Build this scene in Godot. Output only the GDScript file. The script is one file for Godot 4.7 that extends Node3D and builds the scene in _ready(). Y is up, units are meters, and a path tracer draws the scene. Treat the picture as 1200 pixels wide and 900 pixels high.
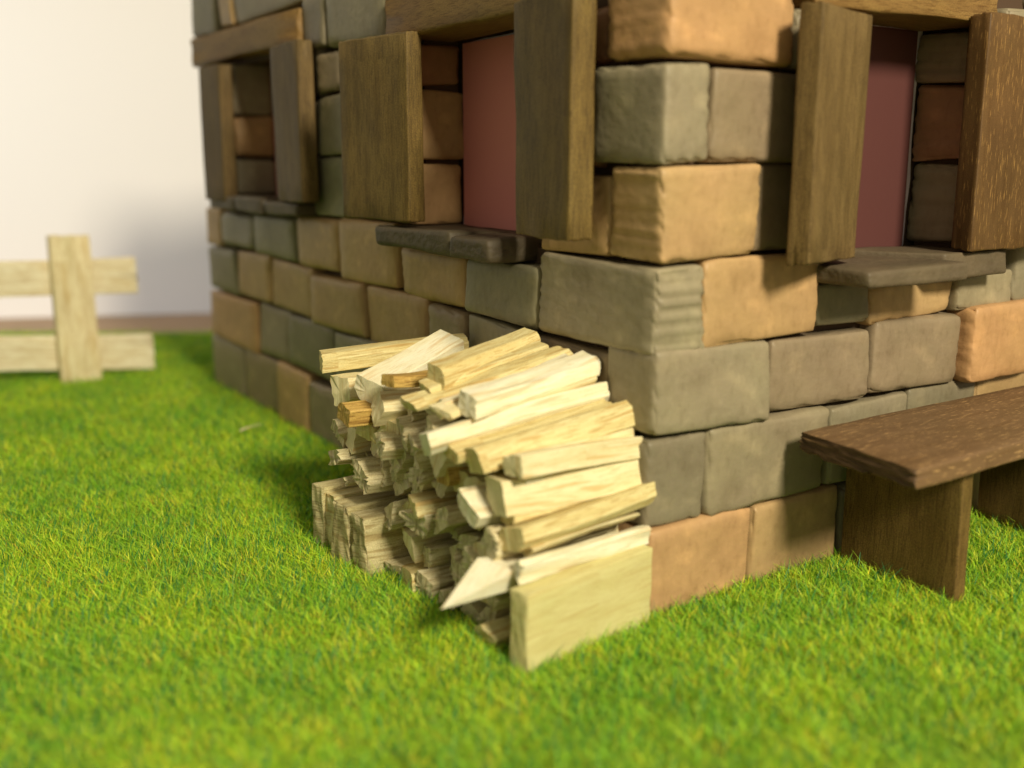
extends Node3D
# A miniature brick house on a grass mat, photographed from very near. All lengths below are in centimetres of the model; U turns them into metres.
const U := 0.01

var taken := {}
var rng := RandomNumberGenerator.new()
var soft := FastNoiseLite.new()
var clay: StandardMaterial3D
var slate: StandardMaterial3D
var dark_wood: StandardMaterial3D
var bench_wood: StandardMaterial3D
var beam_wood: StandardMaterial3D
var fence_wood: StandardMaterial3D
var pine := []
var house: Node3D


# ---------------------------------------------------------------- names and labels
func numbered(called: String, parent: Node) -> String:
	var key := str(parent.get_instance_id()) + called
	var n: int = taken.get(key, 0)
	taken[key] = n + 1
	return called if n == 0 else "%s_%03d" % [called, n]


func put(called: String, m: Mesh, mat: Material, parent: Node3D, at := Vector3.ZERO) -> MeshInstance3D:
	var o := MeshInstance3D.new()
	o.name = numbered(called, parent)
	o.mesh = m
	o.material_override = mat
	o.position = at * U
	parent.add_child(o, true)
	return o


func base(called: String, parent: Node3D, at := Vector3.ZERO) -> Node3D:
	var o := Node3D.new()
	o.name = numbered(called, parent)
	o.position = at * U
	parent.add_child(o, true)
	return o


func tag(o: Node3D, label: String, category := "", group := "", kind := "") -> void:
	o.set_meta("label", label)
	if category: o.set_meta("category", category)
	if group: o.set_meta("group", group)
	if kind: o.set_meta("kind", kind)


# ---------------------------------------------------------------- shapes
# A block with rounded, slightly uneven edges. c: its eight corners (-x-y-z, +x-y-z, -x+y-z, +x+y-z, then the same for +z), r: edge radius,
# cells: inner divisions, amp: unevenness, grain: the axis that wood grain runs along, ridge: depth of scored lines on the faces across x,
# ragged: roughness of the two ends across the grain.
func block(c: Array, r: float, cells: int, amp: float, seed_at: int, tone: Color, grain := 0, ridge := 0.0, ragged := 0.0, mottle := 0.08, chip := 0.0, ends := 1.0) -> ArrayMesh:
	var h := Vector3((c[1] - c[0]).length() + (c[7] - c[6]).length(), (c[2] - c[0]).length() + (c[7] - c[5]).length(), (c[4] - c[0]).length() + (c[7] - c[3]).length()) * 0.25
	r = minf(r, minf(h.x, minf(h.y, h.z)) * 0.9)
	var steps := []
	for a in 3:
		var e: float = r / h[a]
		var t := [-1.0, -1.0 + e * 0.3, -1.0 + e]
		var n := maxi(1, int(cells * (1.8 if ridge != 0.0 and a == 1 else 1.0)))
		for k in range(1, n):
			t.append(lerpf(-1.0 + e, 1.0 - e, float(k) / n))
		t.append_array([1.0 - e, 1.0 - e * 0.3, 1.0])
		steps.append(t)
	var off := Vector3(seed_at * 7.13, seed_at * 3.71, seed_at * 5.37)
	var st := SurfaceTool.new()
	st.begin(Mesh.PRIMITIVE_TRIANGLES)
	st.set_smooth_group(0)
	for axis in 3:
		var ua := (axis + 1) % 3
		var va := (axis + 2) % 3
		for side in [-1.0, 1.0]:
			var tu: Array = steps[ua]
			var tv: Array = steps[va]
			var grid := []
			var uvs := []
			var tint := []
			for i in tu.size():
				for j in tv.size():
					var q := Vector3.ZERO
					q[axis] = side
					q[ua] = tu[i]
					q[va] = tv[j]
					var p := q * h
					var inner := p.clamp(-(h - Vector3.ONE * r), h - Vector3.ONE * r)
					var d := p - inner
					p = inner + d.normalized() * r
					var w := p / h * 0.5 + Vector3.ONE * 0.5
					var x0: Vector3 = (c[0] as Vector3).lerp(c[1], w.x).lerp((c[2] as Vector3).lerp(c[3], w.x), w.y)
					var x1: Vector3 = (c[4] as Vector3).lerp(c[5], w.x).lerp((c[6] as Vector3).lerp(c[7], w.x), w.y)
					var out := x0.lerp(x1, w.z)
					var nrm := d.normalized()
					var k := soft.get_noise_3dv(p * 34.0 + off) * amp * 1.3 + soft.get_noise_3dv(p * 150.0 + off) * amp * 0.25
					if chip > 0.0:
						var worn := 1.0 - maxf(absf(nrm.x), maxf(absf(nrm.y), absf(nrm.z)))
						k -= chip * clampf((soft.get_noise_3dv(p * 260.0 - off) - 0.12) * 3.0, 0.0, 1.0) * (0.15 + 3.6 * worn)
					if ridge != 0.0:
						k += absf(ridge) * (absf(nrm.x) if ridge > 0.0 else absf(nrm.z)) * (soft.get_noise_2d(p.y * 260.0 + off.x, off.y + nrm.x * 90.0) - 0.2)
					if ragged > 0.0 and absf(nrm[grain]) > 0.5:
						k += ragged * soft.get_noise_3dv(p * 700.0 + off)
					out += nrm * k
					grid.append(out * U)
					var along := p[grain]
					var across: float = p[ua] if va == grain else p[va] if ua == grain else p[ua]
					if axis == grain:
						along = p[va] * 0.25
					uvs.append(Vector2(along * 0.22 + off.x * 0.173, across * 0.22 + axis * 0.31 + side * 0.07 + off.y * 0.219))
					var edge := 1.0 - maxf(absf(nrm.x), maxf(absf(nrm.y), absf(nrm.z)))
					var m := (ends if axis == grain else 1.0) + (0.45 * edge * clampf(0.6 + soft.get_noise_3dv(p * 60.0 + off), 0.0, 1.0) if chip > 0.0 else 0.0) + mottle * (soft.get_noise_3dv(p * 38.0 + off * 2.0) * 1.6 + soft.get_noise_3dv(p * 120.0 - off) * 0.8)
					tint.append(Color(tone.r * m, tone.g * m * (1.0 + 0.03 * soft.get_noise_3dv(p * 30.0 - off)), tone.b * m))
			var nv := tv.size()
			for i in tu.size() - 1:
				for j in nv - 1:
					var a := i * nv + j
					var b := a + nv
					var order := [a, b, a + 1, b, b + 1, a + 1] if side < 0.0 else [a, a + 1, b, b, a + 1, b + 1]
					for n in order:
						st.set_color(tint[n])
						st.set_uv(uvs[n])
						st.add_vertex(grid[n])
	st.generate_normals()
	st.index()
	return st.commit()


func box_corners(lo: Vector3, hi: Vector3, jitter := 0.0) -> Array:
	var c := []
	for k in 8:
		var p := Vector3(hi.x if k & 1 else lo.x, hi.y if k & 2 else lo.y, hi.z if k & 4 else lo.z)
		c.append(p + Vector3(rng.randf_range(-1, 1), rng.randf_range(-1, 1), rng.randf_range(-1, 1)) * jitter)
	return c


# A plain chamfer-free slab for surfaces that have no seen edge.
func slab(size: Vector3) -> BoxMesh:
	var b := BoxMesh.new()
	b.size = size * U
	return b


# A split piece of wood from a to b (local, centred on the middle): an uneven polygon drawn out along its length, with torn ends.
func split_wood(length: float, w: float, h: float, seed_at: int, rough := 1.0, taper := 0.0, torn := 0.0) -> ArrayMesh:
	var g := RandomNumberGenerator.new()
	g.seed = 900 + seed_at
	var corner := [Vector2(-1, -1), Vector2(1, -1), Vector2(1, 1), Vector2(-1, 1)]
	var outline := []
	for k in 4:
		var p: Vector2 = corner[k] * Vector2(h, w) * 0.5
		p += Vector2(g.randf_range(-0.16, 0.1) * h, g.randf_range(-0.16, 0.1) * w) * (corner[k] as Vector2) * rough
		outline.append(p)
	if rough > 0.4:
		var cut := g.randi_range(0, 3)   # one edge is split off
		var here: Vector2 = outline[cut]
		var one: Vector2 = here.lerp(outline[(cut + 3) % 4], g.randf_range(0.15, 0.45))
		var two: Vector2 = here.lerp(outline[(cut + 1) % 4], g.randf_range(0.15, 0.5))
		outline.remove_at(cut)
		outline.insert(cut, two)
		outline.insert(cut, one)
	# every edge is eased by a narrow bevel, so that it catches light
	var ring := []
	var group := []
	var n := outline.size()
	for k in n:
		var here: Vector2 = outline[k]
		var before: Vector2 = outline[(k + n - 1) % n]
		var after: Vector2 = outline[(k + 1) % n]
		var e := 0.014
		var p0 := here.move_toward(before, e)
		var p1 := here.move_toward(after, e)
		var p2 := after.move_toward(here, e)
		ring.append(p0); group.append(0)
		ring.append(p1); group.append(k + 1)
		for s in [0.2, 0.4, 0.6, 0.8]:
			ring.append(p1.lerp(p2, s)); group.append(k + 1)
	var segs := 12
	var st := SurfaceTool.new()
	st.begin(Mesh.PRIMITIVE_TRIANGLES)
	var m := ring.size()
	var bundle := []
	for k in m:
		bundle.append(Vector2(g.randf_range(-1, 1), g.randf_range(-1, 1)))
	var rows := []
	var off := seed_at * 13.7
	var slant := Vector2(g.randf_range(-0.2, 0.2), g.randf_range(-0.2, 0.2)) * rough
	var bow := Vector2(g.randf_range(-1, 1), g.randf_range(-1, 1)) * 0.03
	for i in segs + 1:
		var t := float(i) / segs
		var row := []
		for k in m:
			var p: Vector2 = ring[k]
			var x := (t - 0.5) * length
			if i == 0 or i == segs:
				x += torn * (bundle[k].x if i == 0 else bundle[k].y) + p.x * slant.x + p.y * slant.y + soft.get_noise_2d(p.x * 420.0 + off, p.y * 420.0 + t * 50.0) * 0.008 * rough
			var dent := soft.get_noise_3d(x * 30.0 + off, p.x * 330.0, p.y * 330.0) * 0.016 * rough + soft.get_noise_3d(x * 120.0 - off, p.x * 240.0, p.y * 240.0) * 0.006 * rough
			var s := 1.0 - taper * t
			var at := p * s + p.normalized() * dent + bow * (1.0 - pow(2.0 * t - 1.0, 2.0))
			row.append(Vector3(x, at.x, at.y))
		rows.append(row)
	var along := 0.0
	var round := []
	for k in m + 1:
		round.append(along)
		along += (ring[k % m] as Vector2).distance_to(ring[(k + 1) % m])
	for k in m:
		var k2 := (k + 1) % m
		st.set_smooth_group(maxi(1, group[k]) if group[k] > 0 else 90 + k)
		for i in segs:
			var quad := [[i, k, k], [i + 1, k, k], [i, k2, k + 1], [i + 1, k, k], [i + 1, k2, k + 1], [i, k2, k + 1]]
			for q in quad:
				var v: Vector3 = rows[q[0]][q[1]]
				st.set_uv(Vector2(v.x * 0.24 + off * 0.31, round[q[2]] * 0.24 + off * 0.17))
				st.set_color(Color.WHITE)
				st.add_vertex(v * U)
	for end in [0, segs]:
		st.set_smooth_group(60 if end == 0 else 61)
		var mid := Vector3.ZERO
		for v in rows[end]:
			mid += v
		mid /= m
		mid.x = mid.x + g.randf_range(-0.012, 0.012) * rough
		var inner := []
		for k in m:
			var v: Vector3 = (rows[end][k] as Vector3).lerp(mid, 0.5)
			v.x += soft.get_noise_2d(v.y * 300.0 + off, v.z * 300.0) * 0.006 * rough + torn * 0.8 * (bundle[(k * 7 + 3) % m].x if end == 0 else bundle[(k * 7 + 3) % m].y)
			inner.append(v)
		for k in m:
			var k2 := (k + 1) % m
			var fan := [rows[end][k], rows[end][k2], inner[k], inner[k], rows[end][k2], inner[k2], inner[k], inner[k2], mid]
			if end == segs:
				fan = [rows[end][k2], rows[end][k], inner[k], rows[end][k2], inner[k], inner[k2], inner[k2], inner[k], mid]
			for v in fan:
				st.set_uv(Vector2(v.y * 0.08 + off * 0.37, v.z * 0.3 + v.x * 0.5 + off * 0.21))
				st.set_color(Color.WHITE)
				st.add_vertex((v as Vector3) * U)
	st.generate_normals()
	st.index()
	return st.commit()


# ---------------------------------------------------------------- surfaces
func noise(kind: int, freq: float, octaves: int, seed_at: int) -> FastNoiseLite:
	var f := FastNoiseLite.new()
	f.noise_type = kind
	f.frequency = freq
	f.fractal_octaves = octaves
	f.seed = seed_at
	return f


# Wood: long fibres along u, broad bands, short pores (dark or pale) and specks. Wraps closely enough for pieces this short.
func grain_image(size: int, light: Color, dark: Color, pore: Color, pores: float, speck: float, streak: Color, streaks: float, seed_at: int, pore_cut := 0.56) -> ImageTexture:
	var fibre := noise(FastNoiseLite.TYPE_SIMPLEX, 1.0, 3, seed_at)
	var band := noise(FastNoiseLite.TYPE_SIMPLEX, 1.0, 2, seed_at + 1)
	var cell := noise(FastNoiseLite.TYPE_SIMPLEX, 1.0, 1, seed_at + 2)
	var im := Image.create(size, size, false, Image.FORMAT_RGB8)
	for y in size:
		for x in size:
			var fx := float(x)
			var fy := float(y) + 2.5 * band.get_noise_2d(fx * 0.006, y * 0.004)
			var f := fibre.get_noise_2d(fx * 0.012, fy * 0.16)
			var b := band.get_noise_2d(fx * 0.003 + 40.0, fy * 0.028)
			var col := light.lerp(dark, clampf(0.45 + 0.55 * f + 0.7 * b, 0.0, 1.0))
			var s := band.get_noise_2d(fx * 0.004 + 90.0, fy * 0.05 + 30.0)
			if streaks > 0.0:
				col = col.lerp(streak, clampf((s - 0.42) * 4.0, 0.0, 1.0) * streaks)
			var q := cell.get_noise_2d(fx * 0.017, fy * 0.3 + 70.0)
			col = col.lerp(pore, clampf((q - pore_cut) * 6.0, 0.0, 1.0) * pores)
			var g := cell.get_noise_2d(fx * 0.33 + 300.0, fy * 0.5)
			col = col * (1.0 + speck * g)
			im.set_pixel(x, y, Color(clampf(col.r, 0, 1), clampf(col.g, 0, 1), clampf(col.b, 0, 1)))
	im.generate_mipmaps()
	return ImageTexture.create_from_image(im)


func wood(light: Color, dark: Color, pore: Color, pores: float, speck: float, streak: Color, streaks: float, seed_at: int, rough: float, relief: float, pore_cut := 0.56) -> StandardMaterial3D:
	var m := StandardMaterial3D.new()
	m.albedo_texture = grain_image(512, light, dark, pore, pores, speck, streak, streaks, seed_at, pore_cut)
	m.roughness = rough
	m.metallic_specular = 0.35
	m.heightmap_enabled = true
	m.heightmap_texture = m.albedo_texture
	m.heightmap_scale = relief
	m.vertex_color_use_as_albedo = true
	return m


func noise_texture(f: FastNoiseLite, size: int, ramp: Array) -> NoiseTexture2D:
	var t := NoiseTexture2D.new()
	t.width = size
	t.height = size
	t.seamless = true
	t.noise = f
	if ramp:
		var g := Gradient.new()
		g.offsets = PackedFloat32Array([0.05, 0.38, 0.68, 0.95])
		g.colors = PackedColorArray(ramp)
		t.color_ramp = g
	return t


func clay_material(rough: float, relief: float, seed_at: int) -> StandardMaterial3D:
	var m := StandardMaterial3D.new()
	m.vertex_color_use_as_albedo = true
	m.albedo_texture = noise_texture(noise(FastNoiseLite.TYPE_SIMPLEX, 0.006, 5, seed_at), 512, [Color(0.85, 0.845, 0.83), Color(0.90, 0.90, 0.895), Color(0.91, 0.91, 0.90), Color(1, 0.995, 0.98)])
	m.uv1_triplanar = true
	m.uv1_world_triplanar = true
	m.uv1_scale = Vector3(27.0, 36.0, 27.0)
	m.detail_enabled = true
	m.detail_blend_mode = BaseMaterial3D.BLEND_MODE_MUL
	m.detail_uv_layer = BaseMaterial3D.DETAIL_UV_2
	m.uv2_triplanar = true
	m.uv2_world_triplanar = true
	m.uv2_scale = Vector3(48.0, 27.0, 48.0)
	m.detail_albedo = noise_texture(noise(FastNoiseLite.TYPE_SIMPLEX, 0.02, 4, seed_at + 3), 512, [Color(0.90, 0.895, 0.88), Color(0.955, 0.955, 0.95), Color(0.96, 0.96, 0.955), Color(1, 1, 1)])
	m.heightmap_enabled = true
	m.heightmap_texture = noise_texture(noise(FastNoiseLite.TYPE_SIMPLEX, 0.03, 5, seed_at + 5), 512, [])
	m.heightmap_scale = relief
	m.roughness = rough
	m.metallic_specular = 0.4
	return m


# ---------------------------------------------------------------- the house
const TAN := Color(0.53, 0.345, 0.17)
const ORANGE := Color(0.56, 0.335, 0.165)
const GREY := Color(0.27, 0.23, 0.155)
const GREEN := Color(0.26, 0.23, 0.15)
const BROWN := Color(0.345, 0.265, 0.175)
const RUST := Color(0.40, 0.215, 0.12)
const DARK := Color(0.115, 0.09, 0.058)
const PALE := Color(0.345, 0.295, 0.20)

var bricks_made := 0


func brick(wall: Node3D, lo: Vector3, hi: Vector3, tone: Color, ridge := 0.0, cells := 4, jitter := 0.04) -> void:
	bricks_made += 1
	var mid := (lo + hi) * 0.5
	var k := rng.randf_range(0.97, 1.16)
	var hue := rng.randf_range(-0.03, 0.03)
	var c := Color(tone.r * k * (1.0 + hue), tone.g * k, tone.b * k * (1.0 - hue))
	var grow := Vector3(0.0, 0.016, 0.008)
	put("brick", block(box_corners(lo - mid - grow, hi - mid + grow, jitter), rng.randf_range(0.05, 0.11), cells, 0.011, bricks_made, c, 0, ridge, 0.0, 0.045, 0.03), clay, wall, mid)


# bricks of the wall that faces the viewer's right: from x0 to x1, front face near z = 0
func r(w: Node3D, x0: float, x1: float, y0: float, y1: float, tone: Color, proud := 0.0, ridge := 0.0) -> void:
	var z := proud + rng.randf_range(-0.04, 0.03)
	brick(w, Vector3(x0, y0, z - 0.92), Vector3(x1, y1, z), tone, ridge, 9 if x0 < 7.5 else 2)


# bricks of the wall on the left: from u0 to u1 counted away from the near corner, face near x = 0
func l(w: Node3D, u0: float, u1: float, y0: float, y1: float, tone: Color, proud := 0.0, ridge := 0.0) -> void:
	var x := -proud + rng.randf_range(-0.03, 0.04)
	brick(w, Vector3(x, y0, -u1), Vector3(x + 0.92, y1, -u0), tone, ridge, 7)


# bricks that turn the corner
func corner(w: Node3D, u: float, x1: float, y0: float, y1: float, tone: Color, px := 0.0, pz := 0.0, ridge := 0.0) -> void:
	brick(w, Vector3(-px, y0, -u), Vector3(x1, y1, pz), tone, ridge, 12, 0.04)


func plank(called: String, at: Vector3, turn: float, size: Vector3, m: StandardMaterial3D, grain: int, tone: Color, seed_at: int, ragged := 0.025, jitter := 0.03, parent: Node3D = null) -> MeshInstance3D:
	var o := put(called, block(box_corners(-size * 0.5, size * 0.5, jitter), 0.03, 8, 0.014, seed_at, tone, grain, 0.0, ragged, 0.12), m, house if parent == null else parent, at)
	o.rotation_degrees.y = turn
	return o


func window(at: Vector3, turn: float, w: float, h: float, card_tone: Color) -> void:
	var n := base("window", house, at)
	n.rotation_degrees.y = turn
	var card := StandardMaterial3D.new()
	card.albedo_color = card_tone.linear_to_srgb()
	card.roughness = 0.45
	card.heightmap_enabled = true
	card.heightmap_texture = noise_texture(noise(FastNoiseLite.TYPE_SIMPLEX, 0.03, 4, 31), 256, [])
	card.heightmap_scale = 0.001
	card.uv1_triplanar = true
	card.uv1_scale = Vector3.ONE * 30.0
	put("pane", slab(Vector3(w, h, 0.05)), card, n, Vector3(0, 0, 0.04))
	var white := StandardMaterial3D.new()
	white.albedo_color = Color(0.84, 0.8, 0.84)
	white.roughness = 0.7
	put("paper_backing", block(box_corners(Vector3(-w * 0.5 - 0.08, -h * 0.5 - 0.02, -0.07), Vector3(w * 0.5 + 0.14, h * 0.5 + 0.03, 0.013), 0.015), 0.01, 6, 0.03, 77, Color.WHITE), white, n)


func build_house() -> void:
	house = base("brick_house", self)
	tag(house, "miniature house of tan and grey clay bricks with brown wooden shutters", "house")
	var core := StandardMaterial3D.new()
	core.albedo_color = Color(0.07, 0.04, 0.022).linear_to_srgb()
	core.roughness = 0.9
	var fill := put("inner_shell", slab(Vector3(11.9, 10.1, 15.5)), core, house, Vector3(6.96, 5.05, -8.75))
	fill.set_meta("label", "dark brown shell behind the bricks, seen in the gaps between them")
	# added filler the colour of glue, stops light leaking through the joints, left open at the windows
	var joints := [[Vector3(0.3, 0, -0.9), Vector3(12.9, 4.3, -0.28)], [Vector3(0.3, 7.62, -0.9), Vector3(12.9, 10.0, -0.28)], [Vector3(0.3, 4.3, -0.9), Vector3(3.2, 7.62, -0.28)], [Vector3(6.0, 4.3, -0.9), Vector3(12.9, 7.62, -0.28)],
		[Vector3(0.28, 0, -16.5), Vector3(0.9, 4.5, -0.95)], [Vector3(0.28, 7.8, -16.5), Vector3(0.9, 10.0, -0.95)], [Vector3(0.28, 4.5, -2.3), Vector3(0.9, 7.8, -0.95)], [Vector3(0.28, 4.5, -10.7), Vector3(0.9, 7.8, -6.0)], [Vector3(0.28, 4.5, -16.4), Vector3(0.9, 7.8, -14.45)]]
	for j in joints:
		put("joint_backing", slab(j[1] - j[0]), core, house, (j[0] + j[1]) * 0.5)
	# ------- the wall on the right
	var a := base("wall", house)
	corner(a, 0.95, 1.80, 0.0, 1.23, ORANGE, 0.02, 0.02)
	r(a, 1.83, 3.6, 0.0, 1.22, TAN); r(a, 3.64, 5.4, 0.0, 1.2, GREY); r(a, 5.44, 7.2, 0.0, 1.22, TAN); r(a, 7.24, 9.1, 0.0, 1.22, GREY); r(a, 9.14, 11.0, 0.0, 1.2, ORANGE); r(a, 11.04, 13.0, 0.0, 1.22, TAN)
	corner(a, 0.95, 0.92, 1.27, 2.36, GREY, 0.03, 0.0)
	r(a, 0.94, 3.2, 1.25, 2.40, PALE, 0.02); r(a, 3.24, 4.9, 1.25, 2.36, PALE, 0.03); r(a, 4.94, 6.6, 1.25, 2.4, GREY); r(a, 6.64, 8.4, 1.25, 2.4, TAN); r(a, 8.44, 10.4, 1.25, 2.4, GREY); r(a, 10.44, 13.0, 1.25, 2.4, TAN)
	corner(a, 0.88, 1.98, 2.43, 3.46, PALE, 0.02, 0.04)
	r(a, 2.04, 3.98, 2.45, 3.40, BROWN); r(a, 4.02, 5.98, 2.47, 3.48, BROWN, 0.03); r(a, 6.03, 7.9, 2.45, 3.55, ORANGE, 0.16, 0.012); r(a, 7.94, 9.8, 2.45, 3.5, GREY); r(a, 9.84, 11.6, 2.45, 3.5, TAN); r(a, 11.64, 13.0, 2.45, 3.5, GREY)
	corner(a, 2.31, 0.74, 3.42, 4.47, PALE, 0.05, 0.05, -0.05)
	r(a, 0.77, 2.80, 3.5, 4.52, TAN, 0.05); r(a, 2.85, 3.9, 3.52, 4.1, GREEN); r(a, 3.93, 5.78, 3.5, 4.04, TAN); r(a, 5.82, 7.15, 3.53, 4.05, PALE); r(a, 7.19, 8.6, 3.58, 4.55, PALE, 0.05); r(a, 8.64, 10.6, 3.55, 4.5, TAN); r(a, 10.64, 13.0, 3.55, 4.5, GREY)
	corner(a, 0.88, 1.58, 4.56, 5.62, TAN, 0.02, 0.07, 0.022)
	r(a, 1.62, 3.35, 4.56, 5.62, BROWN, -0.06); r(a, 5.87, 7.3, 4.5, 5.62, PALE, -0.04, 0.03); r(a, 7.34, 9.2, 4.6, 5.6, TAN); r(a, 9.24, 11.0, 4.6, 5.6, GREY); r(a, 11.04, 13.0, 4.6, 5.6, TAN)
	corner(a, 1.22, 0.73, 5.68, 6.76, PALE, 0.03, 0.05)
	r(a, 0.755, 2.4, 5.68, 6.74, BROWN, 0.04); r(a, 2.44, 3.36, 5.68, 6.76, TAN); r(a, 5.83, 7.0, 5.72, 6.76, RUST, -0.03, 0.035); r(a, 7.04, 9.0, 5.68, 6.74, GREY); r(a, 9.04, 11.0, 5.68, 6.74, TAN); r(a, 11.04, 13.0, 5.68, 6.74, GREY)
	corner(a, 0.98, 2.06, 6.84, 7.98, ORANGE, 0.0, 0.08, 0.012)
	r(a, 2.1, 3.34, 6.82, 7.46, GREY); r(a, 5.74, 6.45, 6.83, 7.46, BROWN, -0.03, 0.02); r(a, 6.5, 8.2, 6.82, 7.85, PALE); r(a, 8.24, 10.2, 6.82, 7.85, TAN); r(a, 10.24, 13.0, 6.82, 7.85, GREY)
	corner(a, 2.0, 1.4, 8.05, 9.1, GREY)
	r(a, 1.45, 3.3, 8.3, 9.2, TAN); r(a, 3.34, 5.2, 8.3, 9.2, GREY); r(a, 5.24, 7.2, 8.3, 9.2, TAN); r(a, 7.24, 9.2, 7.95, 9.1, GREY); r(a, 9.24, 11.0, 7.95, 9.1, TAN); r(a, 11.04, 13.0, 7.95, 9.1, ORANGE)
	corner(a, 0.95, 1.9, 9.2, 10.2, TAN)
	for k in 5:
		r(a, 1.95 + k * 2.2, 4.1 + k * 2.2, 9.27, 10.2, [GREY, TAN, PALE, ORANGE, GREEN][k])
	# ------- the wall on the left
	var b := base("wall", house)
	l(b, 0.99, 2.9, 0.0, 1.22, TAN); l(b, 2.94, 4.9, 0.0, 1.22, GREY); l(b, 4.94, 6.9, 0.0, 1.2, TAN); l(b, 6.94, 8.8, 0.0, 1.22, TAN); l(b, 8.85, 10.6, 0.0, 1.3, BROWN, 0.04); l(b, 10.65, 12.3, 0.0, 1.42, TAN, 0.03); l(b, 12.35, 14.5, 0.0, 1.40, BROWN); l(b, 14.54, 16.95, 0.0, 1.38, PALE)
	l(b, 0.99, 3.0, 1.26, 2.4, BROWN); l(b, 3.04, 5.0, 1.26, 2.4, GREY); l(b, 5.04, 7.1, 1.26, 2.38, TAN); l(b, 7.15, 9.2, 1.3, 2.5, GREEN); l(b, 9.25, 11.6, 1.5, 2.56, GREEN, 0.04); l(b, 11.66, 13.5, 1.46, 2.58, GREY); l(b, 13.55, 16.75, 1.43, 2.53, ORANGE, 0.02)
	l(b, 0.92, 2.6, 2.45, 3.32, BROWN, -0.06); l(b, 2.66, 4.28, 2.44, 3.38, GREEN); l(b, 4.38, 5.58, 2.5, 3.42, BROWN, -0.02); l(b, 5.62, 7.78, 2.45, 3.48, TAN); l(b, 7.84, 10.25, 2.57, 3.52, TAN, 0.08); l(b, 10.27, 12.5, 2.63, 3.6, TAN); l(b, 12.55, 14.65, 2.64, 3.66, TAN, 0.02); l(b, 14.7, 16.75, 2.6, 3.64, GREY, 0.02)
	l(b, 2.36, 4.32, 3.47, 4.28, GREEN, 0.03); l(b, 4.36, 6.48, 3.5, 4.29, TAN); l(b, 6.62, 8.85, 3.58, 4.62, TAN, 0.03); l(b, 8.9, 11.0, 3.62, 4.6, TAN); l(b, 11.05, 13.4, 3.68, 4.54, GREEN, 0.03); l(b, 13.45, 15.7, 3.74, 4.5, GREEN); l(b, 15.73, 16.7, 3.74, 4.6, TAN)
	l(b, 0.93, 2.36, 4.54, 5.5, TAN, -0.02); l(b, 5.88, 8.3, 4.7, 5.62, TAN); l(b, 8.36, 10.75, 4.66, 5.74, GREEN, 0.02); l(b, 14.3, 16.6, 4.95, 5.74, PALE)
	l(b, 1.3, 2.36, 5.62, 6.7, RUST, -0.12); l(b, 5.86, 8.2, 5.7, 6.78, TAN, 0.0, 0.012); l(b, 8.26, 9.58, 5.8, 6.84, GREEN, 0.04); l(b, 9.64, 10.85, 5.8, 6.8, GREY); l(b, 14.33, 16.5, 5.8, 6.66, ORANGE)
	l(b, 1.2, 2.36, 6.85, 7.5, RUST, -0.12); l(b, 5.9, 8.5, 6.88, 7.5, RUST); l(b, 8.62, 9.5, 6.92, 7.62, BROWN, 0.02); l(b, 9.56, 10.8, 6.9, 7.8, GREY); l(b, 14.3, 16.5, 6.72, 7.8, PALE)
	l(b, 6.74, 9.0, 7.66, 8.62, PALE, 0.06); l(b, 9.06, 10.08, 7.72, 8.66, GREY, 0.05); l(b, 10.15, 13.9, 8.58, 9.4, PALE); l(b, 13.95, 14.85, 8.62, 9.5, TAN, 0.02); l(b, 15.25, 16.92, 8.56, 9.6, GREEN, 0.04)
	l(b, 2.05, 4.4, 8.4, 9.25, TAN); l(b, 4.45, 6.7, 8.4, 9.25, GREY); l(b, 6.74, 8.5, 8.7, 9.6, TAN); l(b, 8.54, 10.1, 8.74, 9.6, GREY)
	l(b, 1.0, 3.0, 9.33, 10.2, GREY); l(b, 3.05, 6.7, 9.33, 10.2, PALE); l(b, 6.75, 10.1, 9.68, 10.3, TAN); l(b, 10.15, 13.9, 9.48, 10.3, GREY); l(b, 13.95, 16.8, 9.66, 10.3, TAN)
	# ------- windows: red card on white paper; shade put into its colour, darker in the right opening
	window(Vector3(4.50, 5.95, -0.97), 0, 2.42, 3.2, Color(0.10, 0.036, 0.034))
	window(Vector3(0.965, 6.08, -4.12), -90, 3.46, 2.90, Color(0.74, 0.27, 0.26))
	window(Vector3(0.965, 6.35, -12.6), -90, 3.36, 2.9, Color(0.74, 0.27, 0.26))
	# ------- lintels
	var t := put("lintel", block(box_corners(Vector3(2.3, 7.55, -0.8), Vector3(6.1, 8.24, 0.11), 0.03), 0.05, 6, 0.04, 401, Color(1, 1, 1), 0, 0.0, 0.05), beam_wood, house)
	t = put("lintel", block(box_corners(Vector3(-0.14, 7.58, -6.52), Vector3(0.85, 8.33, -2.0), 0.03), 0.05, 6, 0.04, 402, Color(1, 1, 1), 2, 0.0, 0.05), beam_wood, house)
	t = put("lintel", block(box_corners(Vector3(-0.16, 7.9, -16.72), Vector3(0.85, 8.52, -10.1), 0.03), 0.05, 6, 0.04, 403, Color(1, 1, 1), 2, 0.0, 0.05), beam_wood, house)
	# ------- sills of dark stone slabs
	put("window_sill", block([Vector3(2.72, 4.14, -0.9), Vector3(4.9, 4.12, -0.9), Vector3(2.74, 4.40, -0.9), Vector3(4.95, 4.38, -0.9), Vector3(2.74, 4.14, 0.86), Vector3(4.72, 4.13, 0.9), Vector3(2.72, 4.33, 0.84), Vector3(4.74, 4.37, 0.88)], 0.05, 8, 0.018, 411, Color(0.165, 0.125, 0.08)), slate, house)
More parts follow.
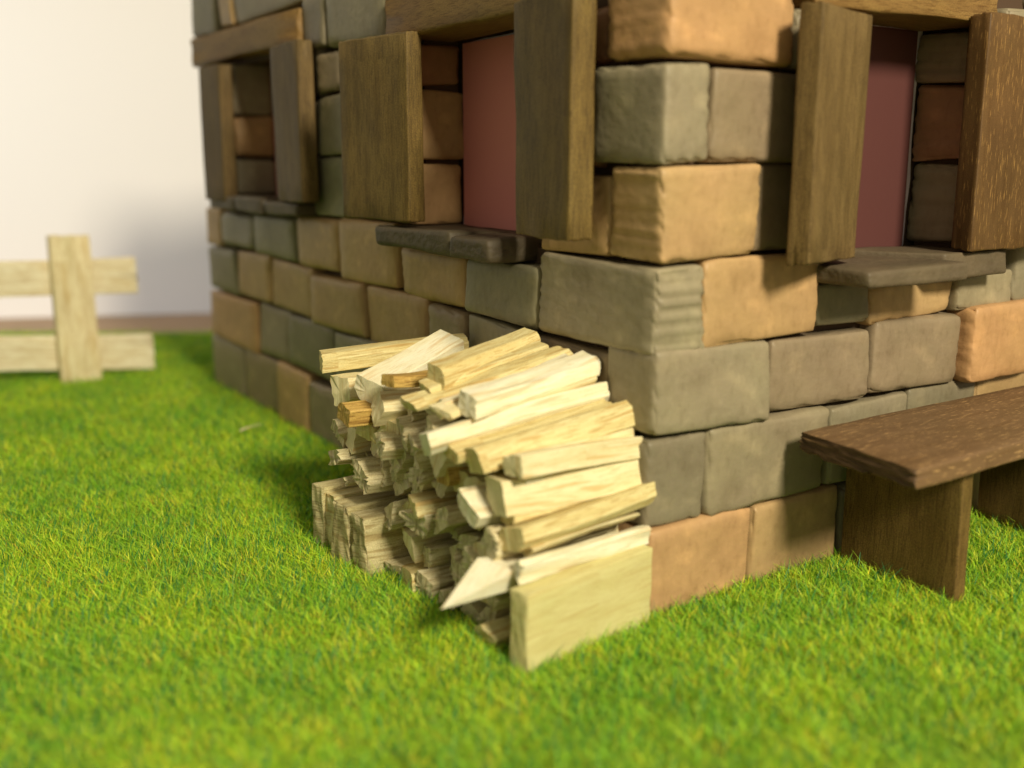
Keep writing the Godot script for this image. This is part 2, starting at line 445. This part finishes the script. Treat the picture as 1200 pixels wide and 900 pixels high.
	put("window_sill", block([Vector3(4.3, 4.07, -0.9), Vector3(6.3, 4.07, -0.9), Vector3(4.3, 4.44, -0.9), Vector3(6.3, 4.44, -0.9), Vector3(4.99, 4.07, 0.36), Vector3(6.42, 4.08, 0.40), Vector3(4.99, 4.42, 0.34), Vector3(6.42, 4.43, 0.38)], 0.04, 8, 0.018, 412, Color(0.165, 0.125, 0.08)), slate, house)
	put("window_sill", block(box_corners(Vector3(-0.5, 4.34, -6.28), Vector3(0.9, 4.68, -3.93), 0.04), 0.06, 7, 0.02, 413, DARK), slate, house)
	put("window_sill", block(box_corners(Vector3(-0.52, 4.32, -3.9), Vector3(0.9, 4.67, -2.84), 0.03), 0.07, 7, 0.02, 414, DARK), slate, house)
	for k in 3:
		put("window_sill", block(box_corners(Vector3(-0.4, 4.64, -15.3 + k * 1.8), Vector3(0.9, 4.93, -13.54 + k * 1.8), 0.04), 0.07, 5, 0.025, 415 + k, DARK * 1.1), slate, house)
	# ------- shutters, open, on both sides of each window
	plank("shutter", Vector3(2.5, 5.97, 0.3), 20.4, Vector3(1.74, 3.02, 0.3), dark_wood, 1, Color(1, 1, 1), 421)
	plank("shutter", Vector3(6.42, 6.04, 0.3), -1.5, Vector3(2.05, 3.18, 0.34), bench_wood, 1, Color(0.68, 0.62, 0.45), 422)
	plank("shutter", Vector3(-0.37, 6.19, -6.28), 8.0, Vector3(0.34, 2.84, 1.84), dark_wood, 1, Color(0.9, 0.9, 0.68), 423)
	plank("shutter", Vector3(-0.31, 6.2, -1.66), -6.0, Vector3(0.34, 2.9, 1.42), dark_wood, 1, Color(0.9, 0.9, 0.68), 424)
	plank("shutter", Vector3(-0.25, 6.38, -10.18), -2.0, Vector3(0.32, 2.95, 1.45), dark_wood, 1, Color(0.85, 0.84, 0.78), 425)
	plank("shutter", Vector3(-0.27, 6.3, -14.65), 2.0, Vector3(0.32, 2.95, 1.25), dark_wood, 1, Color(0.8, 0.79, 0.76), 426)


# ---------------------------------------------------------------- the firewood
var pieces := 0


func log_piece(a: Vector3, b: Vector3, w: float, h: float, roll: float, tone: int, label: String, group := "split firewood in the stack", rough := 0.75) -> void:
	pieces += 1
	if "rough" in label or "torn" in label:
		rough = 2.3
	var o := put("firewood_stick", split_wood(a.distance_to(b), h * 0.9, w * 0.74, pieces, rough, 0.0, 0.03 if tone == 4 else 0.006), pine[tone], self, (a + b) * 0.5)
	var x := (b - a).normalized()
	var z := x.cross(Vector3.UP).normalized()
	var bs := Basis(x, z.cross(x), z)
	o.basis = bs * Basis(Vector3.RIGHT, deg_to_rad(roll))
	tag(o, label, "firewood", group)


func build_firewood() -> void:
	# upright boards along the ground, the near one closing the stack
	var board := put("end_board", block([Vector3(-1.05, -0.55, -0.14), Vector3(1.0, -0.55, -0.14), Vector3(-1.03, 0.57, -0.14), Vector3(1.02, 0.62, -0.14), Vector3(-1.05, -0.56, 0.14), Vector3(1.0, -0.55, 0.13), Vector3(-1.02, 0.56, 0.14), Vector3(1.03, 0.6, 0.13)], 0.018, 8, 0.008, 501, Color(1, 1, 1), 0, 0.0, 0.02, 0.04), pine[5], self, Vector3(-1.12, 0.52, 0.19))
	board.rotation_degrees.y = 8.0
	tag(board, "smooth upright pale wood board closing the near end of the firewood stack", "board")
	var zs := [-4.56, -4.18, -3.72, -3.24]
	var ls := ["farthest upright pale board on the grass at the far end of the firewood stack", "second upright board from the far end of the stack, rough saw-cut edge", "wide-ended upright board, third from the far end of the firewood stack", "upright board with notched end, fourth from the far end of the firewood stack"]
	for k in 4:
		var wide: float = [0.36, 0.36, 0.50, 0.40][k]
		var tall: float = [1.08, 1.0, 1.02, 0.98][k]
		var o := put("upright_board", block(box_corners(Vector3(-1.0, -tall * 0.5, -wide * 0.5), Vector3(1.0, tall * 0.5, wide * 0.5), 0.025), 0.02, 6, 0.02, 510 + k, Color(0.9, 0.88, 0.78), 0, 0.0, 0.06, 0.05), pine[4 if k != 1 else 0], self, Vector3(-1.42 + [0.0, 0.04, -0.03, 0.02][k], tall * 0.5, zs[k]))
		o.rotation_degrees.y = [1.5, -2.0, 1.0, 3.0][k]
		tag(o, ls[k], "board", "upright boards under the firewood")
	log_piece(Vector3(-2.03, 1.25, 0.15), Vector3(0.0, 1.24, -0.04), 0.36, 0.55, 5, 1, "chalky rough flat split stick lying directly on the upright end board")
	log_piece(Vector3(-1.97, 1.52, -0.09), Vector3(0.04, 1.69, -0.19), 0.36, 0.50, -12, 2, "yellowish split stick with small pits, second above the upright end board")
	log_piece(Vector3(-1.97, 1.94, -0.39), Vector3(0.00, 1.97, -0.36), 0.58, 0.50, -8, 0, "thick split log under the ledge of the stack's right slope, left end squared")
	log_piece(Vector3(-1.89, 2.36, -0.17), Vector3(0.00, 2.27, -0.33), 0.40, 0.40, -6, 0, "smooth pale stick laid on top of the thick split log")
	log_piece(Vector3(-2.10, 2.32, -0.67), Vector3(0.03, 2.64, -0.50), 0.42, 0.42, -10, 2, "long stick with a brown streak, just below the whitest stick")
	log_piece(Vector3(-2.40, 2.42, -1.24), Vector3(-0.02, 2.82, -0.93), 0.36, 0.42, -12, 1, "long smooth whitest stick jutting out over the shaded side of the stack")
	log_piece(Vector3(-1.90, 2.86, -1.11), Vector3(-0.03, 3.15, -1.18), 0.36, 0.40, 8, 1, "white stick with rough torn bark-side top near the top of the stack")
	log_piece(Vector3(-2.12, 2.72, -1.40), Vector3(-0.20, 2.90, -1.91), 0.28, 0.34, 0, 0, "short thin stick tucked behind the white torn stick, blunt left end")
	log_piece(Vector3(-2.22, 2.72, -2.01), Vector3(-0.05, 3.22, -1.74), 0.24, 0.34, -8, 2, "thin beige stick reaching farthest up to the wall above the white torn stick")
	log_piece(Vector3(-1.80, 3.03, -2.06), Vector3(-0.09, 3.29, -2.42), 0.42, 0.40, 12, 2, "tan stick with a wavy split grain, highest on the stack")
	log_piece(Vector3(-2.13, 2.90, -2.73), Vector3(-1.22, 2.85, -2.88), 0.22, 0.34, 0, 3, "short brown knotty stub on top of the stack beside the diagonal log")
	log_piece(Vector3(-2.07, 2.63, -3.44), Vector3(-0.35, 3.00, -4.19), 0.46, 0.62, 16, 1, "broad pale log lying diagonally across the top of the stack, rusty cracks")
	log_piece(Vector3(-2.22, 2.85, -4.68), Vector3(-0.10, 2.98, -4.16), 0.40, 0.40, 3, 2, "long straight beige stick at the far end poking out to the left")
	log_piece(Vector3(-2.43, 2.36, -3.48), Vector3(-0.74, 2.26, -3.51), 0.36, 0.36, 14, 3, "bright yellow stub end sticking out below the far beige stick")
	log_piece(Vector3(-2.27, 1.54, -4.24), Vector3(-0.61, 1.43, -4.27), 0.34, 0.42, -14, 4, "grey weathered chunk lying on the far upright boards, ragged left end")
	log_piece(Vector3(-2.26, 1.43, -3.34), Vector3(-0.36, 1.46, -3.23), 0.42, 0.46, 24, 4, "tilted block with a small dark hole, above the far upright boards")
	log_piece(Vector3(-2.24, 1.23, -3.92), Vector3(-0.56, 1.21, -4.00), 0.26, 0.30, 35, 4, "small torn splinter end wedged left of the tilted block")
	log_piece(Vector3(-2.21, 2.04, -2.88), Vector3(-0.54, 1.94, -2.98), 0.36, 0.42, 40, 4, "turned square log end between the tilted block and the diagonal log")
	log_piece(Vector3(-2.13, 1.71, -0.75), Vector3(-0.22, 1.74, -0.61), 0.34, 0.50, 30, 1, "rounded white log end sticking out under the ledge of the stack")
	log_piece(Vector3(-1.96, 1.89, -1.65), Vector3(-0.10, 1.80, -1.72), 0.34, 0.40, -5, 3, "orange brown log end in a dark hollow of the shaded side")
	log_piece(Vector3(-2.07, 1.73, -2.16), Vector3(-0.26, 1.75, -2.01), 0.36, 0.36, 20, 4, "crumbly torn log end in the middle of the shaded side")
	log_piece(Vector3(-1.97, 1.66, -2.92), Vector3(-0.09, 1.56, -2.87), 0.40, 0.36, 50, 4, "splintered log end left of the crumbly torn end")
	log_piece(Vector3(-2.05, 1.37, -0.38), Vector3(-0.23, 1.35, -0.50), 0.42, 0.40, 30, 4, "slanting log end right above the white pointed wedge")
	log_piece(Vector3(-2.00, 0.96, -0.97), Vector3(-0.24, 0.86, -0.79), 0.40, 0.40, 12, 4, "log end in shade left above the white pointed wedge")
	log_piece(Vector3(-1.78, 1.38, -0.09), Vector3(-0.06, 1.42, -0.29), 0.24, 0.50, -10, 0, "thin ragged strip wedged between the chalky rough stick and the yellowish pitted stick", "split firewood in the stack", 1.2)
	log_piece(Vector3(-1.85, 1.71, -0.34), Vector3(-0.03, 1.81, -0.38), 0.24, 0.50, -4, 2, "thin ragged strip wedged between the yellowish pitted stick and the thick split log", "split firewood in the stack", 1.2)
	log_piece(Vector3(-1.70, 2.13, -0.38), Vector3(-0.02, 2.10, -0.44), 0.24, 0.50, -12, 1, "thin ragged strip wedged between the thick split log and the smooth pale stick", "split firewood in the stack", 1.2)
	log_piece(Vector3(-1.83, 2.32, -0.52), Vector3(0.01, 2.44, -0.52), 0.24, 0.50, 8, 0, "thin ragged strip wedged between the smooth pale stick and the stick with the brown streak", "split firewood in the stack", 1.2)
	log_piece(Vector3(-2.19, 2.35, -1.06), Vector3(-0.09, 2.71, -0.82), 0.24, 0.50, 8, 2, "thin ragged strip wedged between the stick with the brown streak and the whitest stick", "split firewood in the stack", 1.2)
	log_piece(Vector3(-1.77, 2.62, -1.28), Vector3(-0.03, 2.96, -1.16), 0.24, 0.50, -1, 0, "thin ragged strip wedged between the whitest stick and the torn white stick", "split firewood in the stack", 1.2)
	log_piece(Vector3(-1.95, 2.77, -1.66), Vector3(-0.15, 3.17, -1.56), 0.24, 0.50, -11, 1, "thin ragged strip wedged between the torn white stick and the thin beige stick", "split firewood in the stack", 1.2)
	log_piece(Vector3(-1.91, 2.85, -2.14), Vector3(-0.09, 3.23, -2.18), 0.24, 0.50, 4, 2, "thin ragged strip wedged between the thin beige stick and the tan wavy-grained stick", "split firewood in the stack", 1.2)
	# the pale wedge that points out of the shaded side
	var wedge := SurfaceTool.new()
	wedge.begin(Mesh.PRIMITIVE_TRIANGLES)
	var p := [Vector3(-2.9, 0.92, -0.06), Vector3(-2.2, 1.25, -0.42), Vector3(-2.0, 1.2, 0.06), Vector3(-2.02, 0.95, -0.02), Vector3(-2.2, 0.85, -0.5), Vector3(-0.9, 1.1, -0.3), Vector3(-0.9, 0.95, -0.75), Vector3(-0.9, 0.75, -0.4)]
	var mid := Vector3(-1.9, 1.0, -0.25)
	for f in [[0, 1, 2], [0, 2, 3], [0, 3, 4], [0, 4, 1], [1, 5, 2], [2, 5, 7], [2, 7, 3], [3, 7, 6], [3, 6, 4], [4, 6, 5], [4, 5, 1], [5, 6, 7]]:
		var n: Vector3 = ((p[f[1]] as Vector3) - p[f[0]]).cross((p[f[2]] as Vector3) - p[f[0]])
		var centre: Vector3 = ((p[f[0]] as Vector3) + p[f[1]] + p[f[2]]) / 3.0
		var idx: Array = f if n.dot(centre - mid) < 0.0 else [f[0], f[2], f[1]]
		wedge.set_smooth_group(-1)
		for k in idx:
			wedge.set_uv(Vector2(p[k].x * 0.24, p[k].y * 0.2 + p[k].z * 0.2))
			wedge.set_color(Color.WHITE)
			wedge.add_vertex((p[k] - mid) * U)
	wedge.generate_normals()
	var wg := put("firewood_wedge", wedge.commit(), pine[1], self, mid)
	tag(wg, "white pointed wedge sticking out of the stack near the grass, tip to the left", "firewood")
	# the rest of the heap: ends seen in the shade between those above
	var g := RandomNumberGenerator.new()
	g.seed = 77
	var rows := [[0.28, -2.85, -0.12, 0.40], [0.68, -2.9, -0.45, 0.40], [1.06, -2.9, -0.7, 0.42], [1.42, -4.6, -0.8, 0.43], [1.78, -4.5, -0.9, 0.43], [2.14, -4.4, -1.2, 0.46], [2.5, -4.2, -1.5, 0.5]]
	var layer := ["bottom layer", "second layer up", "third layer up", "fourth layer up", "fifth layer up", "sixth layer up", "uppermost layer"]
	var count := ["first", "second", "third", "fourth", "fifth", "sixth", "seventh", "eighth", "ninth", "tenth", "eleventh", "twelfth"]
	for row in rows:
		var z: float = row[1]
		var nth := 0
		while z < row[2]:
			var x := -2.0 + g.randf_range(-0.16, 0.22)
			var y: float = row[0] + g.randf_range(-0.07, 0.07)
			log_piece(Vector3(x, y, z), Vector3(-0.1, y + g.randf_range(-0.05, 0.08), z + g.randf_range(-0.12, 0.12)), g.randf_range(0.36, 0.5), g.randf_range(0.38, 0.52), g.randf_range(-40, 40), [0, 2, 4, 4][g.randi_range(0, 3)], "pale wood end in the stack's shaded side, %s, %s from far end" % [layer[rows.find(row)], count[nth]], "packed wood ends in the shaded side of the stack", 1.5)
			nth += 1
			z += row[3] * g.randf_range(0.9, 1.1)


func build_bench() -> void:
	var n := base("garden_bench", self, Vector3(5.0, 0, 1.2))
	tag(n, "small dark brown wooden bench with pale streaks, standing against the brick wall", "bench")
	var seat := put("seat", block([Vector3(-2.72, -0.13, -0.92), Vector3(2.9, -0.13, -1.0), Vector3(-2.70, 0.12, -0.92), Vector3(2.9, 0.12, -1.0), Vector3(-2.96, -0.13, 1.02), Vector3(2.9, -0.13, 0.85), Vector3(-2.94, 0.12, 1.0), Vector3(2.9, 0.12, 0.83)], 0.03, 12, 0.012, 601, Color(1, 1, 1), 0, 0.0, 0.05, 0.08, 0.0, 0.4), bench_wood, n, Vector3(0, 2.13, 0))
	seat.rotation_degrees.y = 0.0
	put("leg", block(box_corners(Vector3(-0.11, -1.0, -0.9), Vector3(0.11, 1.0, 0.9), 0.02), 0.02, 6, 0.012, 602, Color(1.0, 0.92, 0.72), 1, 0.0, 0.03), dark_wood, n, Vector3(-1.41, 1.0, -0.2))
	put("leg", block(box_corners(Vector3(-0.14, -1.0, -0.9), Vector3(0.14, 1.0, 0.9), 0.02), 0.025, 6, 0.025, 603, Color(0.8, 0.74, 0.58), 1, 0.0, 0.03), dark_wood, n, Vector3(1.85, 1.0, -0.2))


func build_fence() -> void:
	var n := base("wooden_fence", self, Vector3(-4.0, 0, -19.2))
	tag(n, "pale unpainted wooden fence of post and two rails at the far edge of the grass", "fence")
	put("post", block([Vector3(-0.5, -0.35, -0.17), Vector3(0.5, -0.35, -0.17), Vector3(-0.5, 3.86, -0.17), Vector3(0.48, 3.86, -0.17), Vector3(-0.5, -0.35, 0.17), Vector3(0.5, -0.35, 0.17), Vector3(-0.48, 3.88, 0.17), Vector3(0.47, 3.86, 0.17)], 0.03, 5, 0.02, 701, Color(0.98, 0.94, 0.82), 1, 0.0, 0.04), fence_wood, n, Vector3(1.2, 0, 0.13))
	put("post", block(box_corners(Vector3(-0.5, -0.35, -0.17), Vector3(0.5, 3.85, 0.17), 0.03), 0.03, 5, 0.02, 702, Color(0.98, 0.94, 0.82), 1, 0.0, 0.04), fence_wood, n, Vector3(-3.6, 0, 0.13))
	put("rail", block([Vector3(-5.2, 2.5, -0.35), Vector3(2.84, 2.29, -0.35), Vector3(-5.2, 3.35, -0.35), Vector3(2.84, 3.21, -0.35), Vector3(-5.2, 2.5, -0.06), Vector3(2.84, 2.29, -0.06), Vector3(-5.2, 3.35, -0.06), Vector3(2.84, 3.21, -0.06)], 0.03, 8, 0.025, 703, Color(1.05, 1.04, 1.0), 0, 0.0, 0.05), fence_wood, n)
	put("rail", block([Vector3(-5.2, 0.95, -0.35), Vector3(3.12, 0.2, -0.35), Vector3(-5.2, 1.75, -0.35), Vector3(3.14, 1.13, -0.35), Vector3(-5.2, 0.95, -0.06), Vector3(3.12, 0.2, -0.06), Vector3(-5.2, 1.75, -0.06), Vector3(3.14, 1.13, -0.06)], 0.03, 8, 0.025, 704, Color(1.05, 1.04, 1.0), 0, 0.0, 0.05), fence_wood, n)


# ---------------------------------------------------------------- the grass
# A tuft: a few curved fibres, each a narrow strip that tapers; vertex colours hold the fibre's own dye.
func tuft(seed_at: int) -> ArrayMesh:
	var g := RandomNumberGenerator.new()
	g.seed = seed_at
	var dyes := [Color(0.40, 0.67, 0.035), Color(0.22, 0.48, 0.025), Color(0.74, 0.80, 0.06), Color(0.08, 0.31, 0.03), Color(0.01, 0.18, 0.06), Color(0.50, 0.24, 0.06)]
	var odds := [0.38, 0.66, 0.84, 0.935, 0.975, 1.0]
	var st := SurfaceTool.new()
	st.begin(Mesh.PRIMITIVE_TRIANGLES)
	st.set_smooth_group(-1)
	for k in 20:
		var pick := g.randf()
		var dye: Color = dyes[0]
		for i in 6:
			if pick <= odds[i]:
				dye = dyes[i]
				break
		dye = dye * g.randf_range(0.8, 1.15)
		var root := Vector3(g.randf_range(-1, 1), 0, g.randf_range(-1, 1)) * 0.14
		var lean := g.randf_range(0.15, 1.25)
		var turn := g.randf() * TAU
		var tall := g.randf_range(0.14, 0.32) * (1.45 if k == 0 else 1.0)
		var out := Vector3(cos(turn), 0, sin(turn))
		var across := Vector3(-out.z, 0, out.x).rotated(Vector3.UP, g.randf_range(-1.2, 1.2)) * g.randf_range(0.0046, 0.0076)
		var spine := []
		for i in 4:
			var t := i / 3.0
			spine.append(root + Vector3.UP * tall * (t - 0.25 * lean * t * t) + out * tall * lean * (0.35 * t + 0.75 * t * t))
		for i in 3:
			var w0: Vector3 = across * (1.0 - 0.55 * pow(i / 3.0, 2.0))
			var w1: Vector3 = across * (1.0 - 0.55 * pow((i + 1) / 3.0, 2.0))
			var strip := [spine[i] - w0, spine[i] + w0, spine[i + 1] - w1, spine[i] + w0, spine[i + 1] + w1, spine[i + 1] - w1]
			if i == 2:
				strip = [spine[i] - w0, spine[i] + w0, spine[i + 1]]
			for v in strip:
				st.set_color(dye)
				st.add_vertex((v as Vector3) * U)
	st.generate_normals()
	return st.commit()


func build_grass() -> void:
	var m := StandardMaterial3D.new()
	m.vertex_color_use_as_albedo = true
	m.cull_mode = BaseMaterial3D.CULL_DISABLED
	m.roughness = 0.5
	m.metallic_specular = 0.35
	m.backlight_enabled = true
	m.backlight = Color(0.45, 0.5, 0.2)
	var all := base("grass", self)
	tag(all, "short bright green model grass fibres covering the mat", "grass", "", "stuff")
	var patch := noise(FastNoiseLite.TYPE_SIMPLEX, 0.35, 3, 5)
	var patch2 := noise(FastNoiseLite.TYPE_SIMPLEX, 1.3, 2, 8)
	var cam := Vector2(-8.09, 9.22)
	var spots := [[], [], [], []]
	var dyes := [[], [], [], []]
	var tries := 0
	var g := RandomNumberGenerator.new()
	g.seed = 12
	while tries < 230000:
		tries += 1
		var d := 1.2 + 42.0 * pow(g.randf(), 1.25)
		var ang := g.randf_range(-0.72, 0.72) + 0.583
		var q := cam + Vector2(sin(ang), -cos(ang)) * d
		if q.x > 0.25 and q.x < 12.8 and q.y < -0.25 and q.y > -16.5:
			continue
		if (q.y + 28.5) - (q.x + 3.4) * 0.66 < 0.0 or q.x > 20.0:
			continue
		if q.x > -2.0 and q.x < 0.0 and q.y > -5.0 and q.y < 0.15:
			continue
		var k := g.randi_range(0, 3)
		var n := patch.get_noise_2dv(q)
		var n2 := patch2.get_noise_2dv(q)
		var b := Basis(Vector3.UP, g.randf() * TAU).rotated(Vector3(1, 0, 0), g.randf_range(-0.25, 0.25)).scaled(Vector3.ONE * g.randf_range(0.75, 1.15) * (1.0 + 0.15 * n2))
		spots[k].append(Transform3D(b, Vector3(q.x, 0.0, q.y) * U))
		var yellow := clampf(0.5 + n * 0.9 + n2 * 0.5, 0.0, 1.0)
		dyes[k].append(Color(lerpf(0.74, 1.16, yellow), lerpf(0.86, 1.06, yellow), 1.0).lerp(Color(1.25, 0.8, 0.9), clampf(n2 - 0.45, 0, 1)) * g.randf_range(0.85, 1.1))
	for k in 4:
		var mm := MultiMesh.new()
		mm.transform_format = MultiMesh.TRANSFORM_3D
		mm.use_colors = true
		mm.mesh = tuft(40 + k)
		mm.instance_count = spots[k].size()
		for i in spots[k].size():
			mm.set_instance_transform(i, spots[k][i])
			mm.set_instance_color(i, dyes[k][i])
		var o := MultiMeshInstance3D.new()
		o.name = numbered("grass_fibres", all)
		o.multimesh = mm
		o.material_override = m
		all.add_child(o, true)


func build_ground() -> void:
	var matting := StandardMaterial3D.new()
	matting.albedo_color = Color(0.05, 0.09, 0.015).linear_to_srgb()
	matting.roughness = 0.95
	var st := SurfaceTool.new()
	st.begin(Mesh.PRIMITIVE_TRIANGLES)
	var top := PackedVector2Array([Vector2(-42, 20), Vector2(30, 20), Vector2(30, -6.46), Vector2(-3.4, -28.5), Vector2(-42, -53.97)])
	var tri := Geometry2D.triangulate_polygon(top)
	for i in range(0, tri.size(), 3):
		var abc := [top[tri[i]], top[tri[i + 1]], top[tri[i + 2]]]
		if (abc[1] - abc[0]).cross(abc[2] - abc[0]) < 0.0:
			abc.reverse()
		for v in abc:
			st.set_normal(Vector3.UP)
			st.add_vertex(Vector3(v.x, 0.0, v.y) * U)
	for i in top.size():
		var e0 := top[i]
		var e1 := top[(i + 1) % top.size()]
		var nrm := Vector3(e1.y - e0.y, 0, e0.x - e1.x).normalized()
		for v in [Vector3(e0.x, 0, e0.y), Vector3(e1.x, 0, e1.y), Vector3(e0.x, -0.2, e0.y), Vector3(e1.x, 0, e1.y), Vector3(e1.x, -0.2, e1.y), Vector3(e0.x, -0.2, e0.y)]:
			st.set_normal(-nrm)
			st.add_vertex((v as Vector3) * U)
	matting.cull_mode = BaseMaterial3D.CULL_DISABLED
	var ground := put("ground", st.commit(), matting, self)
	tag(ground, "green backing of the model grass mat", "ground", "", "structure")
	var table_mat := StandardMaterial3D.new()
	table_mat.albedo_texture = noise_texture(noise(FastNoiseLite.TYPE_SIMPLEX, 0.01, 4, 21), 256, [Color(0.56, 0.44, 0.31), Color(0.60, 0.48, 0.34), Color(0.62, 0.49, 0.36), Color(0.65, 0.53, 0.38)])
	table_mat.uv1_triplanar = true
	table_mat.uv1_scale = Vector3(4, 4, 4)
	table_mat.roughness = 0.5
	var table := put("floor", slab(Vector3(180, 2.0, 150)), table_mat, self, Vector3(0, -1.21, -5))
	tag(table, "tan table top under the grass mat", "table", "", "structure")
	var paper := StandardMaterial3D.new()
	paper.albedo_color = Color(0.79, 0.755, 0.75).linear_to_srgb()
	paper.roughness = 0.9
	var back := put("backdrop", slab(Vector3(170, 70, 0.6)), paper, self, Vector3(1.2, 34.8, -33.6))
	back.rotation_degrees.y = -23.0
	tag(back, "plain white wall behind the miniature scene", "wall", "", "structure")


func build_splinter() -> void:
	var o := put("wood_splinter", split_wood(0.6, 0.03, 0.035, 991, 0.6, 0.5), pine[1], self, Vector3(-1.12, 0.36, -11.06))
	o.rotation_degrees.y = 27.0
	tag(o, "thin white wood splinter lying alone on the grass beside the left wall", "splinter")


func _ready() -> void:
	# ------- camera, light, exposure
	var cam := Camera3D.new()
	cam.name = "camera"
	cam.near = 0.01
	cam.far = 20.0
	var eye := Vector3(-8.0868, 5.6732, 9.2208) * U
	cam.look_at_from_position(eye, eye + Vector3(0.538504, -0.207458, -0.816685), Vector3.UP)
	var lens := CameraAttributesPhysical.new()
	lens.frustum_focal_length = 32.70
	lens.frustum_focus_distance = 0.150
	lens.frustum_near = 0.01
	lens.frustum_far = 20.0
	lens.exposure_aperture = 14.0
	cam.attributes = lens
	cam.fov = 40.31
	add_child(cam)
	cam.make_current()
	var env := Environment.new()
	env.background_mode = Environment.BG_COLOR
	env.background_color = Color(0.48, 0.44, 0.31).linear_to_srgb()
	env.background_energy_multiplier = 0.74
	env.tonemap_mode = Environment.TONE_MAPPER_LINEAR
	env.tonemap_exposure = 1.0
	env.sdfgi_enabled = true
	env.ssao_enabled = true
	env.ssil_enabled = true
	var around := WorldEnvironment.new()
	around.name = "surroundings"
	around.environment = env
	add_child(around)
	var lamp := OmniLight3D.new()
	lamp.name = "desk_lamp"
	lamp.light_color = Color(1.0, 0.89, 0.65).linear_to_srgb()
	lamp.light_energy = 0.53
	lamp.light_size = 0.06
	lamp.omni_range = 3.0
	lamp.omni_attenuation = 2.0
	lamp.shadow_enabled = true
	lamp.position = (Vector3(0, 2, 0) + Vector3(-0.07, 0.58, 0.80).normalized() * 60.0) * U
	add_child(lamp)

	var side := SpotLight3D.new()  # unseen cool spot added to whiten the backdrop, cone kept off the house
	side.name = "backdrop_fill"
	side.light_color = Color(0.88, 0.93, 1.0).linear_to_srgb()
	side.light_energy = 0.2
	side.light_size = 0.06
	side.spot_range = 3.0
	side.spot_attenuation = 2.0
	side.spot_angle = 19.0
	side.spot_angle_attenuation = 1.0
	side.shadow_enabled = true
	var wall_spot := Vector3(-4, 6, -36.0) * U
	side.look_at_from_position(Vector3(-50, 20, -24) * U, wall_spot, Vector3.UP)
	add_child(side)

	# ------- surfaces
	rng.seed = 2024
	soft.seed = 3
	soft.noise_type = FastNoiseLite.TYPE_SIMPLEX
	soft.frequency = 0.02
	soft.fractal_octaves = 2
	clay = clay_material(0.5, 0.0045, 11)
	slate = clay_material(0.6, 0.012, 61)
	dark_wood = wood(Color(0.45, 0.37, 0.23), Color(0.39, 0.315, 0.185), Color(0.26, 0.2, 0.12), 0.55, 0.22, Color(0.50, 0.42, 0.27), 0.2, 101, 0.6, 0.004)
	bench_wood = wood(Color(0.46, 0.36, 0.255), Color(0.42, 0.325, 0.225), Color(0.74, 0.60, 0.41), 0.9, 0.09, Color(0.34, 0.24, 0.14), 0.25, 121, 0.5, 0.002, 0.76)
	beam_wood = wood(Color(0.54, 0.43, 0.25), Color(0.48, 0.37, 0.21), Color(0.32, 0.22, 0.1), 0.5, 0.15, Color(0.62, 0.48, 0.26), 0.2, 141, 0.6, 0.006)
	fence_wood = wood(Color(0.90, 0.87, 0.77), Color(0.84, 0.79, 0.67), Color(0.66, 0.54, 0.36), 0.4, 0.06, Color(0.76, 0.66, 0.46), 0.5, 161, 0.65, 0.005)
	pine = [
		wood(Color(0.92, 0.88, 0.72), Color(0.88, 0.83, 0.64), Color(0.76, 0.64, 0.42), 0.35, 0.05, Color(0.80, 0.67, 0.44), 0.6, 201, 0.6, 0.005),
		wood(Color(0.95, 0.93, 0.83), Color(0.92, 0.89, 0.75), Color(0.80, 0.70, 0.52), 0.3, 0.05, Color(0.82, 0.68, 0.48), 0.45, 221, 0.65, 0.006),
		wood(Color(0.88, 0.83, 0.62), Color(0.83, 0.76, 0.53), Color(0.66, 0.53, 0.30), 0.5, 0.06, Color(0.72, 0.58, 0.34), 0.6, 241, 0.6, 0.005),
		wood(Color(0.82, 0.69, 0.40), Color(0.70, 0.56, 0.30), Color(0.45, 0.32, 0.15), 0.6, 0.1, Color(0.55, 0.40, 0.2), 0.6, 261, 0.5, 0.006),
		wood(Color(0.88, 0.84, 0.69), Color(0.80, 0.75, 0.58), Color(0.60, 0.52, 0.36), 0.5, 0.10, Color(0.62, 0.53, 0.36), 0.5, 281, 0.75, 0.01),
		wood(Color(0.84, 0.81, 0.58), Color(0.81, 0.77, 0.53), Color(0.72, 0.64, 0.42), 0.3, 0.04, Color(0.76, 0.68, 0.44), 0.35, 291, 0.6, 0.003),
	]
	for m in pine:
		m.albedo_color = Color(0.955, 0.955, 0.955)
	# ------- the place, then what stands in it
	build_ground()
	build_house()
	build_bench()
	build_fence()
	build_firewood()
	build_splinter()
	build_grass()
